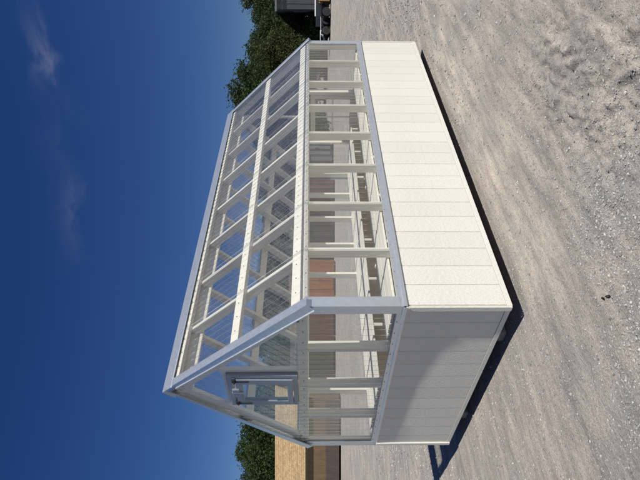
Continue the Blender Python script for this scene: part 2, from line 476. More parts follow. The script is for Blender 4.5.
# kneewall inside studs and sill plates
for (x0, x1, y0, y1) in ((.0, L, .012, .10), (.0, L, W - .10, W - .012), (.004, .092, .102, W - .102)):
    mb = MB(); mb.cbox(x0, x1, y0, y1, ZK, ZK + .038, .002); mb.build('sill_plate', M_LUMBER, GH)
for (ya, yb) in ((.102, .76), (1.68, W - .102)):
    mb = MB(); mb.cbox(L - .092, L - .004, ya, yb, ZK, ZK + .038, .002); mb.build('sill_plate', M_LUMBER, GH)
ks = MB(); ks.cbox(-.019, .019, .012, .10, .195, ZK - .002, .002); ksm = ks.mesh('kneewall_stud', M_LUMBER)
for i in range(1, 8):
    link('kneewall_stud', ksm, GH, (i * ST, 0, 0)); link('kneewall_stud', ksm, GH, (i * ST, W, 0), (0, 0, math.pi))

# window posts
ZP0, ZP1 = ZK + .039, ZE - .039
po = MB(); po.cbox(-.019, .019, .002, .091, ZP0, ZP1 - .001, .002); pom = po.mesh('post', M_LUMBER)
for i in range(0, 9):
    x = min(max(i * ST, .024), L - .024)
    link('post', pom, GH, (x, 0, 0)); link('post', pom, GH, (x, W, 0), (0, 0, math.pi))
for i in range(1, 4):
    link('post', pom, GH, (0, i * ST, 0), (0, 0, -math.pi / 2))
for y in (.76, 1.68):
    link('post', pom, GH, (L, y, 0), (0, 0, math.pi / 2))
# top plates
for (y0, y1) in ((.000, .092), (W - .092, W)):
    mb = MB(); mb.cbox(.001, L - .001, y0, y1, ZP1, ZE - .001, .002); mb.build('top_plate', M_LUMBER, GH)
for (x0, x1) in ((.002, .04), (L - .04, L - .002)):
    mb = MB(); mb.cbox(x0, x1, .094, W - .094, ZE - .037, ZE + .052, .002); mb.build('gable_beam', M_LUMBER, GH)

# rafters, purlins, ridge
ra = MB(); ra.cbox(-.019, .019, .150, SL - .03, -.129, -.040, .002, None)
ram = ra.mesh('rafter', M_LUMBER)
def link_m(name, me, M, parent):
    o = link(name, me, parent); o.matrix_local = M; return o
for i in range(0, 9):
    x = min(max(i * ST, .021), L - .021)
    for M in (MF, MBK): link_m('rafter', ram, M @ Matrix.Translation((x, 0, 0)), GH)
SC = []
for s0, s1 in ((.030, .130), (.770, .870), (SL - .155, SL - .095)):
    for M in (MF, MBK):
        mb = MB(); mb.cbox(.0, L, s0, s1, -.0385, -.0005, .002)
        link_m('purlin', mb.mesh('purlin', M_LUMBER), M, GH)
M_FOAM = mat_metal('grey_foam_closure', (.17, .17, .175), .8, .25, 0)
for M in (MF, MBK):
    mb = MB(); mb.cbox(.004, L - .004, .006, .0285, -.030, .0005, .002)
    link_m('closure_strip', mb.mesh('closure_strip', M_FOAM), M, GH)
rb = MB(); rb.cbox(.0, L, W / 2 - .019, W / 2 + .019, ZR - .24, ZR - .065, .002); rb.build('ridge_board', M_LUMBER, GH)
# vertical studs of the gable triangles
def roof_z(y): return ZE + (ZR - ZE) / (W / 2) * (y if y < W / 2 else W - y)
for x0 in (.002, L - .040):
    for y in ((.93, 1.508) if x0 < 1 else (1.219,)):
        mb = MB(); zt = min(roof_z(y - .019), roof_z(y + .019)) - .19
        mb.cbox(x0, x0 + .038, y - .019, y + .019, ZE + .053, zt, .002); mb.build('gable_stud', M_LUMBER, GH)
mb = MB(); mb.cbox(.003, .039, .952, 1.487, 2.41, 2.448, .002); mb.build('vent_header', M_LUMBER, GH)

# clear corrugated panels
PITCH_C = .0762
def corr(x0, x1, off=0.0, h=.008):
    """trapezoid rib profile: list of (x, outward)"""
    pts = []; k0 = math.floor(x0 / PITCH_C) - 1
    prof = ((0, 0), (.70, 0), (.78, 1), (.90, 1), (.98, 0))
    k = k0
    while True:
        done = False
        for (u, hh) in prof:
            x = (k + u) * PITCH_C
            if x <= x0 + 1e-5: continue
            if x >= x1 - 1e-5: done = True; break
            pts.append((x, hh * h + off))
        if done: break
        k += 1
    return [(x0, off)] + pts + [(x1, off)]
def sheet(pr, lo, hi, M, name, thick=.001):
    """corrugated sheet; local x across ribs, local y along them, local z outward"""
    mb = MB(); n = len(pr)
    vs = [];
    for t in (0, thick):
        for (x, z) in pr:
            vs.append(M @ Vector((x, lo(x), z + t))); vs.append(M @ Vector((x, hi(x), z + t)))
    fs = [(2 * i, 2 * i + 1, 2 * i + 3, 2 * i + 2) for i in range(n - 1)]
    mb.add(vs[:2 * n], fs)
    return mb.build(name, M_POLY, GH, False)
cst = lambda v: (lambda x: v)
M_FW = Matrix(((1, 0, 0, 0), (0, 0, -1, -.0015), (0, 1, 0, 0), (0, 0, 0, 1)))          # front wall: out = -y
M_BW = Matrix(((1, 0, 0, 0), (0, 0, 1, W + .0015), (0, 1, 0, 0), (0, 0, 0, 1)))
M_GW = Matrix(((0, 0, -1, -.0015), (1, 0, 0, 0), (0, 1, 0, 0), (0, 0, 0, 1)))          # gable: out = -x
M_GF = Matrix(((0, 0, 1, L + .0015), (1, 0, 0, 0), (0, 1, 0, 0), (0, 0, 0, 1)))
for i in range(8):
    a, b_ = i * ST - (.03 if i else 0), (i + 1) * ST + (.0 if i < 7 else 0)
    o_ = .0012 * (i % 2)
    for M in (M_FW, M_BW): sheet(corr(a, b_, o_), cst(ZK + .03), cst(ZE - .008), M, 'wall_panel')
    for M in (MF, MBK): sheet(corr(a - (.03 if i == 0 else 0), b_ + (.03 if i == 7 else 0), .001 + o_, .009), cst(-.055), cst(SL - .03), M, 'roof_panel')
for i in range(4):
    a, b_ = i * ST - (.03 if i else 0), (i + 1) * ST
    o_ = .0012 * (i % 2)
    sheet(corr(a, b_, o_), cst(ZK + .03), cst(ZE + .03), M_GW, 'gable_panel')
    if i in (0, 3): sheet(corr(i * ST, i * ST + ST, o_), cst(ZK + .03), cst(ZE + .03), M_GF, 'gable_panel')
def tri_panels(M, holes):
    for (a, b_, lo) in holes:
        pr = corr(a, b_, .0016)
        xs = sorted(pr + ([(W / 2, .0016)] if a < W / 2 < b_ and all(abs(x - W / 2) > 1e-4 for x, _ in pr) else []))
        sheet(xs, cst(lo), lambda x: max(lo, roof_z(x) - .012), M, 'gable_panel')
tri_panels(M_GW, [(.0, .945, ZE + .025), (.945, 1.493, 2.412), (1.493, W, ZE + .025)])
tri_panels(M_GF, [(.0, W, ZE + .025)])

# metal trim
def strip(name, prof, p0, axis, length, parent=GH, mat=None, t=.0014):
    """thin bent sheet: profile (2-D polyline) run along an axis"""
    mb = MB(); n = len(prof)
    up = []
    for i in range(n):
        a = Vector(prof[max(i - 1, 0)]); b = Vector(prof[min(i + 1, n - 1)])
        d = (b - a).normalized(); up.append(Vector((-d.y, d.x)) * t)
    poly = [Vector(p) for p in prof] + [Vector(prof[i]) + up[i] for i in range(n - 1, -1, -1)]
    m = len(poly); vs = []
    for s in (p0, p0 + length):
        for q in poly: vs.append({0: (s, q.x, q.y), 1: (q.x, s, q.y), 2: (q.x, q.y, s)}[axis])
    fs = []
    for i in range(n - 1): fs.append((i, i + 1, m - 2 - i, m - 1 - i))
    fs = fs + [tuple(j + m for j in f[::-1]) for f in fs]
    fs += [(i, (i + 1) % m, (i + 1) % m + m, i + m) for i in range(m)]
    mb.add(vs, fs)
    return mb.build(name, mat or M_TRIM, parent)
# sill flashing, front and back
for sgn, y0 in ((-1, 0), (1, W)):
    strip('sill_flashing', [(y0 + sgn * .022, ZK - .012), (y0 + sgn * .022, ZK + .014), (y0 + sgn * .0165, ZK + .022), (y0 + sgn * .0165, ZK + .060)], -.02, 0, L + .04)
# on the shaded gable the flashing lies closer to the wall towards its far end
mb = MB()
srcs = [(-.016, .020), (.05, .0195), (.29, .0148), (.70, .0120), (.97, .0104), (1.26, .0097), (1.81, .0088), (2.23, .0080), (W + .016, .0080)]
vs = []; fs = []
for (y, d) in srcs:
    x = -.010 - d
    for (xx, zz) in ((x, ZK - .008), (x, ZK + .014), (-.0166, ZK + .022), (-.0166, ZK + .060), (-.0098, ZK + .060), (-.0098, ZK + .021), (min(x + .0015, -.0115), ZK + .012), (min(x + .0015, -.0115), ZK - .008)):
        vs.append((xx, y, zz))
k = 8
for i in range(len(srcs) - 1):
    for j in range(k): fs.append((i * k + j, i * k + (j + 1) % k, (i + 1) * k + (j + 1) % k, (i + 1) * k + j))
fs += [tuple(range(k)), tuple(range((len(srcs) - 1) * k, len(srcs) * k))]
mb.add(vs, fs); mb.build('sill_flashing', M_TRIM, GH)
for (ya, yb) in ((-.016, .76), (1.68, W + .016)):
    strip('sill_flashing', [(L + .022, ZK - .012), (L + .022, ZK + .014), (L + .0165, ZK + .022), (L + .0165, ZK + .060)], ya, 1, yb - ya)
# corner angles
for (cx, sx) in ((0, -1), (L, 1)):
    for (cy, sy) in ((0, -1), (W, 1)):
        o = .0195
        strip('corner_trim', [(cx - sx * .078, cy + sy * (o - .004)), (cx - sx * .070, cy + sy * o), (cx + sx * o, cy + sy * o), (cx + sx * o, cy - sy * .070), (cx + sx * (o - .004), cy - sy * .078)], ZK + .040, 2, ZE - ZK - .060)
# ridge cap
zr = ZR + .036
c45, s45 = math.cos(ANG), math.sin(ANG)
cap = [(W / 2 - .130 * c45, zr - .130 * s45 - .008), (W / 2 - .125 * c45, zr - .125 * s45), (W / 2, zr), (W / 2 + .125 * c45, zr - .125 * s45), (W / 2 + .130 * c45, zr - .130 * s45 - .008)]
strip('ridge_cap', cap, -.045, 0, L + .09)
# rake trim: bent angle over each sloping gable edge
for M in (MF, MBK):
    for (x, sx) in ((-.034, 1), (L + .034, -1)):
        mb = MB()
        prof = [(x + sx * .082, .0175), (x + sx * .074, .021), (x, .021), (x, -.060), (x - sx * .010, -.066), (x - sx * .010, -.0675), (x + sx * .0015, -.0615), (x + sx * .0015, .0195), (x + sx * .074, .0195), (x + sx * .082, .016)]
        vs = []; n = len(prof)
        for s in (-.060, SL + (.028 if M is MF else .0265)):
            for (px, pz) in prof: vs.append(M @ Vector((px, s, pz)))
        # plumb cut at the ridge
        vs = [Vector((v.x, min(v.y, W / 2) if M is MF else max(v.y, W / 2), v.z)) if i >= n else v for i, v in enumerate(vs)]
        fs = [(i, (i + 1) % n, (i + 1) % n + n, i + n) for i in range(n)]
        fs += [(0, 1, 8, 9), (1, 2, 7, 8), (2, 3, 6, 7), (3, 4, 5, 6)]
        fs += [(n + 0, n + 9, n + 8, n + 1), (n + 1, n + 8, n + 7, n + 2), (n + 2, n + 7, n + 6, n + 3), (n + 3, n + 6, n + 5, n + 4)]
        mb.add(vs, fs); mb.build('rake_trim', M_TRIM, GH)

# screws through the sheets
sc_ = MB()
def dome(c, n, r=.0055, h=.004):
    c = Vector(c); n = Vector(n).normalized(); a = n.orthogonal().normalized(); b = n.cross(a)
    vs = [c + (a * math.cos(w) + b * math.sin(w)) * r for w in [i * math.pi / 3 for i in range(6)]] + [c + n * h]
    sc_.add(vs, [(i, (i + 1) % 6, 6) for i in range(6)])
for s in (.08, .82, SL - .125):
    for i in range(33):
        for M in (MF, MBK):
            x = .035 + i * PITCH_C * 2 - .012
            if x < L - .01: dome(M @ Vector((x, s, .003)), (M.to_3x3() @ Vector((0, 0, 1))))
for i in range(33):
    x = .03 + i * PITCH_C * 2
    if x < L - .02:
        dome((x, -.0035, ZE - .021), (0, -1, 0)); dome((x, -.018, ZK + .045), (0, -1, 0), .005)
for i in range(17):
    y = .03 + i * PITCH_C * 2
    if y < W - .02:
        dome((-.0035, y, ZE + .002), (-1, 0, 0)); dome((-.018, y, ZK + .046), (-1, 0, 0))
o = sc_.build('screw_heads', M_SCREW, GH); o['kind'] = 'stuff'

# vent window in the gable, opened a crack
VX = -.012
vent = thing('vent_window', '', ''); del vent['label']; del vent['category']; vent.parent = GH
fm = MB(); y0, y1, z0, z1 = .955, 1.487, ZE + .057, 2.405
for (a, b_, c, d) in ((y0, y0 + .040, z0, z1), (y1 - .040, y1, z0, z1), (y0 + .040, y1 - .040, z0, z0 + .04), (y0 + .040, y1 - .040, z1 - .045, z1)):
    fm.cbox(-.034, .03, a, b_, c, d, .003)
fm.build('window_frame', M_VENT, vent)
TH = Matrix.Translation((-.016, 0, z1 - .07)) @ Matrix.Rotation(R(0.8), 4, 'Y')
sh = z1 - z0 - .115
def bar(mb, a, b_, c, d, t0=-.03, t1=.0): mb.cbox(t0, t1, a, b_, c, d, .003, TH)
sm = MB(); sy0, sy1 = y0 + .050, y1 - .050
bar(sm, sy0, sy0 + .075, -sh, 0); bar(sm, sy1 - .055, sy1, -sh, 0); bar(sm, sy0 + .075, sy1 - .055, -sh, -sh + .05); bar(sm, sy0 + .075, sy1 - .055, -.065, 0)
sm.build('window_sash', M_VENT, vent)
pm = MB(); pm.box(-.017, -.013, sy0 + .073, sy1 - .053, -sh + .048, -.063, TH); pm.build('window_pane', M_GLASS, vent)
for y in (sy0 + .02, sy1 - .02):
    hm = MB(); hm.cbox(-.054, -.033, y - .022, y + .022, z1 - .085, z1 - .045, .004); hm.cyl((-.052, y - .03, z1 - .066), (-.052, y + .03, z1 - .066), .009)
    hm.build('hinge', M_BLACK, vent)
    am = MB(); am.cbox(-.058, -.051, y - .006, y + .006, z1 - .20, z1 - .06, .002); am.build('stay_arm', M_BLACK, vent)
om = MB(); om.cyl((-.046, 1.221, z1 - .13), (-.046, 1.221, z1 - .03), .014, .014, 12); om.cbox(-.058, -.036, 1.16, 1.285, z1 - .10, z1 - .035, .004)
om.build('opener', M_VENT, vent)

# door in the far gable
door = thing('door', '', ''); del door['label']; del door['category']; door.parent = GH
dx = L - .03
dm = MB()
for (a, b_, c, d) in ((.80, .90, .20, 1.66), (1.54, 1.64, .20, 1.66), (.90, 1.54, .20, 1.02), (.90, 1.54, 1.58, 1.66)):
    dm.cbox(dx, dx + .035, a, b_, c, d, .003)
dm.build('door_panel', M_LUMBER, door)
dm = MB(); dm.box(dx + .015, dx + .019, .898, 1.542, 1.018, 1.582); dm.build('door_pane', M_GLASS, door)
for (a, b_, c, d) in ((1.21, 1.23, 1.02, 1.58), (.90, 1.54, 1.29, 1.31)):
    dm = MB(); dm.cbox(dx + .010 + (.001 if a > 1 else 0), dx + .028 - (.001 if a > 1 else 0), a, b_, c, d, .002); dm.build('muntin', M_LUMBER, door)
dm = MB(); dm.cyl((dx - .05, 1.60, 1.05), (dx - .002, 1.60, 1.05), .012); dm.cyl((dx - .075, 1.60, 1.05), (dx - .05, 1.60, 1.05), .026, .026, 12); dm.build('door_handle', M_VENT, door)

# benches with long slats on both sides of the aisle
def bench(y0, ns, wid, gap):
    b = thing('bench', '', ''); del b['label']; del b['category']; b.parent = GH
    zt = ZK + .066
    for i in range(ns):
        y = y0 + i * (wid + gap)
        mb = MB(); jit = random.uniform(-.002, .002)
        mb.cbox(.112, L - .112, y, y + wid, zt - .019 + jit, zt + jit, .002); mb.build('slat', M_BENCH, b)
    y1 = y0 + ns * (wid + gap) - gap
    jm = MB(); jm.cbox(-.019, .019, y0, y1, zt - .115, zt - .023, .002); jme = jm.mesh('joist', M_LUMBER)
    for i in range(8): link('joist', jme, b, (.16 + i * (L - .32) / 7, 0, 0))
    yi = y1 - .05 if y0 < 1 else y0 + .012
    lm = MB(); lm.cbox(-.019, .019, yi, yi + .038, .192, zt - .117, .002); lme = lm.mesh('leg', M_LUMBER)
    for i in range(4): link('leg', lme, b, (.16 + i * (L - .32) / 3, 0, 0))
bench(.100, 4, .134, .010)
bench(1.350, 7, .134, .010)

# ------------------------------------------------------------------ background
def at(iy, D, z=0):
    p = CAM + cd * D + cr * ((240 - iy) / FPX * D)
    return Vector((p.x, p.y, z))
FACE = YAW - math.pi / 2           # local -y looks back at the camera

def mat_boards(name, col, scale=5.0, rough=.7):
    m, nt, b = new_mat(name)
    wv = N(nt, 'ShaderNodeTexWave', wave_type='BANDS', bands_direction='X', wave_profile='SAW', Scale=scale, Distortion=0.0)
    nt.links.new(coords(nt), wv.inputs['Vector'])
    nz = N(nt, 'ShaderNodeTexNoise', Scale=2.0, Detail=6.0, Roughness=.7); nt.links.new(coords(nt, (3, 3, .7)), nz.inputs['Vector'])
    nt.links.new(ramp(nt, nz.outputs['Fac'], [(.3, tuple(c * .7 for c in col)), (.7, tuple(c * 1.2 for c in col))]), b.inputs['Base Color'])
    b.inputs['Roughness'].default_value = rough
    bump(nt, b, wv.outputs['Fac'], .6, .03); return m
def mat_shingle(name, col):
    m, nt, b = new_mat(name)
    br = N(nt, 'ShaderNodeTexBrick', Scale=1.0); br.inputs['Brick Width'].default_value = .30; br.inputs['Row Height'].default_value = .10
    br.inputs['Mortar Size'].default_value = .008; br.inputs['Bias'].default_value = 0
    br.inputs['Color1'].default_value = (*[c * .86 for c in col], 1); br.inputs['Color2'].default_value = (*[min(1, c * 1.1) for c in col], 1); br.inputs['Mortar'].default_value = (*[c * .7 for c in col], 1)
    nt.links.new(coords(nt), br.inputs['Vector'])
    nz = N(nt, 'ShaderNodeTexNoise', Scale=7.0, Detail=6.0, Roughness=.75); nt.links.new(coords(nt), nz.inputs['Vector'])
    mx = N(nt, 'ShaderNodeMixRGB', blend_type='MULTIPLY'); mx.inputs['Fac'].default_value = 1
    nt.links.new(br.outputs['Color'], mx.inputs['Color1']); nt.links.new(ramp(nt, nz.outputs['Fac'], [(.3, (.55, .55, .55)), (.7, (1.3, 1.3, 1.3))]), mx.inputs['Color2'])
    nt.links.new(mx.outputs[0], b.inputs['Base Color']); b.inputs['Roughness'].default_value = .9
    bump(nt, b, nz.outputs['Fac'], .5, .02); return m

def shed(label, iy0, iy1, D, depth, zw, zr, wall, lower, roof, trim, nd=2, rot=0, gable_front=False):
    """a display shed whose front runs between two image rows at depth D"""
    c = at((iy0 + iy1) / 2, D); w = abs(iy1 - iy0) / FPX * D
    t = thing('display_shed', label, 'shed', c, FACE + rot)
    h = w / 2
    mb = MB(); mb.box(-h, h, 0, depth, .10, zw); mb.build('wall', wall, t)
    if gable_front:
        mb = MB(); mb.prism([(-h, zw + .002), (h, zw + .002), (0, zr - .03)], 1, .002, depth - .002); mb.build('gable_wall', wall, t)
    for x in (-h + .25, h - .25):
        mb = MB(); mb.box(x - .05, x + .05, .05, depth - .05, 0, .098); mb.build('skid', M_SKID, t)
    if lower:
        mb = MB(); mb.cbox(-h - .004, h + .004, -.025, -.002, .10, zw * .40, .006); mb.build('wainscot', lower, t)
    # corner boards and fascia
    for x in (-h, h - .09):
        mb = MB(); mb.cbox(x, x + .09, -.03 if not lower else -.05, -.003 if not lower else -.027, .10, zw - .02, .006); mb.build('corner_board', trim, t)
    for k in range(nd):
        dw = min(.8, w * .22); x = (k - nd / 2) * (dw + .02)
        mb = MB(); mb.cbox(x, x + dw, -.045, -.004, .16, min(1.95, zw - .12), .006); d = mb.build('door', wall, t)
        mb = MB()
        zt = min(1.95, zw - .12)
        mb.cbox(x + .004, x + .07, -.06, -.046, .165, zt - .004, .004); mb.cbox(x + dw - .07, x + dw - .004, -.06, -.046, .165, zt - .004, .004)
        mb.cbox(x + .071, x + dw - .071, -.06, -.046, .165, .24, .004); mb.cbox(x + .071, x + dw - .071, -.06, -.046, zt - .08, zt - .004, .004)
        mb.build('door_trim', trim, d)
        mb = MB(); mb.cbox(x + dw * (.86 if k % 2 == 0 else .10), x + dw * (.86 if k % 2 == 0 else .10) + .03, -.085, -.062, .98, 1.12, .004); mb.build('handle', M_BLACK, d)
    # roof slabs with stepped courses
    ov = .18
    if gable_front:
        run = h + ov; rise = (zr - zw) * run / h
        for s in (-1, 1):
            mb = MB(); sl = math.hypot(run, rise); n = max(4, int(sl / .16))
            for i in range(n):
                u0, u1 = i / n, (i + 1) / n
                x0, x1 = s * run * (1 - u0), s * run * (1 - u1); za, zb_ = zr - rise + rise * u0, zr - rise + rise * u1
                mb.prism([(x0, za + .03), (x1, zb_ + .012), (x1, zb_ - .05), (x0, za - .05)], 1, -ov, depth + ov)
            mb.build('roof', roof, t)
    else:
        run = depth / 2 + ov; rise = (zr - zw) * run / (depth / 2)
        for s in (-1, 1):
            mb = MB(); sl = math.hypot(run, rise); n = max(4, int(sl / .16))
            for i in range(n):
                u0, u1 = i / n, (i + 1) / n
                a0, a1 = depth / 2 + s * run * (1 - u0), depth / 2 + s * run * (1 - u1); za, zb_ = zr - rise + rise * u0, zr - rise + rise * u1
                mb.prism([(a0, za + .03), (a1, zb_ + .012), (a1, zb_ - .05), (a0, za - .05)], 0, -h - ov, h + ov)
            mb.build('roof', roof, t)
        mb = MB(); mb.cbox(-h - ov, h + ov, -ov - .03, -ov - .002, zw - (zr - zw) * ov / (depth / 2) - .10, zw - (zr - zw) * ov / (depth / 2) + .03, .005); mb.build('fascia', M_DKTRIM, t)
        for s in (-h, h):
            mb = MB(); mb.prism([(.0, zw + .002), (depth, zw + .002), (depth / 2, zr - .04)], 0, min(s, s - math.copysign(.06, s)), max(s, s - math.copysign(.06, s))); mb.build('gable_wall', wall, t)
    return t
M_DKTRIM = mat_boards('dark_brown_trim', (.05, .035, .025), 1)
B_BROWN = mat_boards('brown_stain', (.20, .135, .075)); B_DARK = mat_boards('dark_walnut_stain', (.11, .085, .07))
B_ORANGE = mat_boards('orange_cedar_stain', (.30, .10, .022)); B_RED = mat_boards('red_brown_stain', (.11, .04, .02))
B_CHAR = mat_boards('charcoal_paint', (.022, .021, .026)); B_MAROON = mat_boards('maroon_paint', (.10, .025, .022))
B_GREY = mat_boards('slate_grey_paint', (.15, .17, .19)); B_GREEN = mat_boards('dark_olive_paint', (.045, .05, .03))
S_TAN = mat_shingle('tan_shingles', (.43, .30, .155)); S_DARK = mat_shingle('charcoal_shingles', (.06, .06, .062)); S_BROWN = mat_shingle('brown_shingles', (.13, .09, .06))
T_TAN = mat_boards('tan_trim', (.35, .28, .19), 1); T_WHITE = mat_boards('white_trim', (.7, .7, .68), 1)

shed('brown stained shed with tan shingle roof standing beyond the gable end', 398, 520, 27.0, 3.6, 2.10, 3.75, B_BROWN, B_DARK, S_TAN, B_BROWN, 0)
shed('dark olive shed seen through the gable windows', 343, 378, 33, 3.0, 2.2, 3.1, B_GREEN, None, S_DARK, B_GREEN, 2)
shed('red brown wooden shed with dark roof seen through the greenhouse corner', 304, 340, 33, 3.0, 2.3, 3.2, B_RED, None, S_BROWN, B_RED, 2)
shed('orange cedar shed with double doors seen through the long glazed wall', 261, 300, 33, 3.0, 2.3, 3.2, B_ORANGE, None, S_BROWN, B_ORANGE, 2)
shed('charcoal black shed seen through the long glazed wall', 207, 246, 34, 3.0, 2.3, 3.2, B_CHAR, None, S_DARK, B_CHAR, 2)
shed('maroon painted shed seen through the middle of the glazed wall', 174, 199, 34, 3.0, 2.2, 3.0, B_MAROON, None, S_DARK, B_CHAR, 1)
shed('slate grey shed with dark trim seen through the glazed wall', 138, 162, 36, 3.0, 2.2, 3.1, B_GREY, None, S_DARK, B_CHAR, 2)

# metal building beyond the far end
def big_building():
    M_STEEL = mat_boards('grey_steel_cladding', (.15, .155, .155), 6, .5)
    M_STEELROOF = mat_boards('grey_steel_roof', (.35, .36, .37), 6, .45)
    D = 46; c = at(9.5, D)
    t = thing('metal_building', 'large grey steel building with low roof behind the parked trailers', 'building', c, FACE - R(22))
    wl_, dp, zw, zr_ = 14, 9, 5.0, 5.3
    mb = MB(); mb.box(0, wl_, 0, dp, 0, zw); mb.build('wall', M_STEEL, t)
    for s in (0, wl_):
        mb = MB(); mb.prism([(0, zw + .002), (dp, zw + .002), (dp / 2, zr_ - .05)], 0, s - (.04 if s else 0), s + (0 if s else .04)); mb.build('gable_wall', M_STEEL, t)
    for s in (-1, 1):
        mb = MB(); run = dp / 2 + .2; rise = (zr_ - zw) * run / (dp / 2)
        mb.prism([(dp / 2 + s * run, zr_ - rise + .03), (dp / 2, zr_ + .03), (dp / 2, zr_ - .05), (dp / 2 + s * run, zr_ - rise - .05)], 0, -.2, wl_ + .2)
        mb.build('roof', M_STEELROOF, t)
    mb = MB(); mb.cbox(-.03, -.004, 2.5, 6.0, .05, 3.4, .005); mb.build('roll_up_door', M_STEELROOF, t)
    for x in np.arange(.5, wl_, .6):
        mb = MB(); mb.cbox(x - .03, x + .03, -.035, -.003, .02, zw - .03, .006); mb.build('cladding_rib', M_STEEL, t)
    mb = MB(); mb.cbox(-.18, wl_ + .18, -.34, -.22, zw - .16, zw - .06, .005); mb.build('gutter', M_STEELROOF, t)
big_building()

# trailers and lumber by the building
M_TRBLK = mat_metal('black_trailer_paint', (.02, .022, .03), .4, .1, 0); M_TYRE = mat_metal('tyre_rubber', (.02, .02, .02), .8, .1, 0)
M_WHITEP = mat_metal('white_panel', (.75, .76, .78), .4, .05, 0); M_RAW = mat_boards('stacked_raw_lumber', (.46, .27, .12), 3)
def wheel(t, x, y, r=.36, w=.2):
    mb = MB(); mb.cyl((x, y - w / 2, r), (x, y + w / 2, r), r, r, 18); o = mb.build('wheel', M_TYRE, t)
    mb = MB(); mb.cyl((x, y - w / 2 - .012, r), (x, y - w / 2 + .03, r), r * .5, r * .45, 14); mb.build('rim', M_TRBLK, o)
def trailer(label, iy, D, ln, zd, side, rot, white=False):
    t = thing('flatbed_trailer', label, 'trailer', at(iy, D), FACE + rot)
    mb = MB(); mb.cbox(-ln / 2, ln / 2, -1.0, 1.0, zd - .14, zd, .01); mb.build('deck', M_TRBLK, t)
    if side:
        for y in (-1.03, 1.005):
            mb = MB(); mb.cbox(-ln / 2, ln / 2, y, y + .025, zd + .002, zd + side, .005); mb.build('side_panel', M_TRBLK, t)
        mb = MB(); mb.cbox(-ln / 2, ln / 2, -1.06, -.98, zd + side + .002, zd + side + .10, .01); mb.build('top_rail', M_WHITEP, t)
    for x in (-.45, .45):
        for y in (-1.18, 1.18): wheel(t, x, y)
    for y in (-1.18, 1.18):
        mb = MB(); mb.prism([(-.95, .62), (-.85, .84), (.85, .84), (.95, .62), (.90, .62), (.82, .80), (-.82, .80), (-.90, .62)], 1, y - .13, y + .13)
        mb.build('fender', M_WHITEP if white else M_TRBLK, t)
    mb = MB(); mb.cyl((ln / 2 - .02, -.7, zd - .1), (ln / 2 + 1.1, 0, zd - .1), .05); mb.cyl((ln / 2 - .02, .7, zd - .1), (ln / 2 + 1.1, 0, zd - .1), .05); mb.cyl((ln / 2 + .95, 0, .02), (ln / 2 + .95, 0, zd + .2), .04); mb.build('tongue', M_TRBLK, t)
    return t
trailer('black box-sided trailer with white top rail parked by the steel building', 13, 42, 1.5, .62, .62, 0)
trailer('low black flatbed trailer with white fenders parked near the trees', 33, 43, 3.0, .58, 0, R(6), True)
lp = thing('lumber_stack', 'stack of raw orange lumber beside the black box-sided trailer', 'lumber', at(-15, 41), FACE)
for k in range(7):
    for j in range(9):
        mb = MB(); mb.cbox(-1.6 + .05 * ((k * 3 + j) % 3), 1.6, -.6 + j * .135, -.6 + j * .135 + .128, .12 + k * .125, .12 + k * .125 + .115, .004)
        mb.build('plank', M_RAW, lp)
for x in (-1.2, 1.2):
    mb = MB(); mb.cbox(x - .06, x + .06, -.6, .6, 0, .115, .004); mb.build('bearer', M_SKID, lp)

# trees
def mat_leaf(name, c0, c1, c2):
    m, nt, b = new_mat(name)
    geo = N(nt, 'ShaderNodeNewGeometry')
    nt.links.new(ramp(nt, geo.outputs['Random Per Island'], [(0, c0), (.55, c1), (1, c2)]), b.inputs['Base Color'])
    b.inputs['Roughness'].default_value = .6
    b.inputs['Specular IOR Level'].default_value = .25
    tl = N(nt, 'ShaderNodeBsdfTranslucent', Color=(*[c * 1.3 for c in c2], 1)); mx = N(nt, 'ShaderNodeMixShader', Fac=.22)
    out = nt.nodes['Material Output']
    nt.links.new(b.outputs[0], mx.inputs[1]); nt.links.new(tl.outputs[0], mx.inputs[2]); nt.links.new(mx.outputs[0], out.inputs['Surface'])
    return m
LEAF = [mat_leaf('oak_leaves', (.022, .040, .012), (.036, .062, .018), (.060, .088, .026)),
        mat_leaf('dark_evergreen_leaves', (.016, .030, .012), (.026, .047, .017), (.042, .066, .024)),
        mat_leaf('olive_leaves', (.034, .046, .015), (.052, .066, .020), (.080, .094, .030))]
M_BARK = mat_paint('bark', (.10, .075, .055), (9, 9, 2), .8, .03, .3, .95)

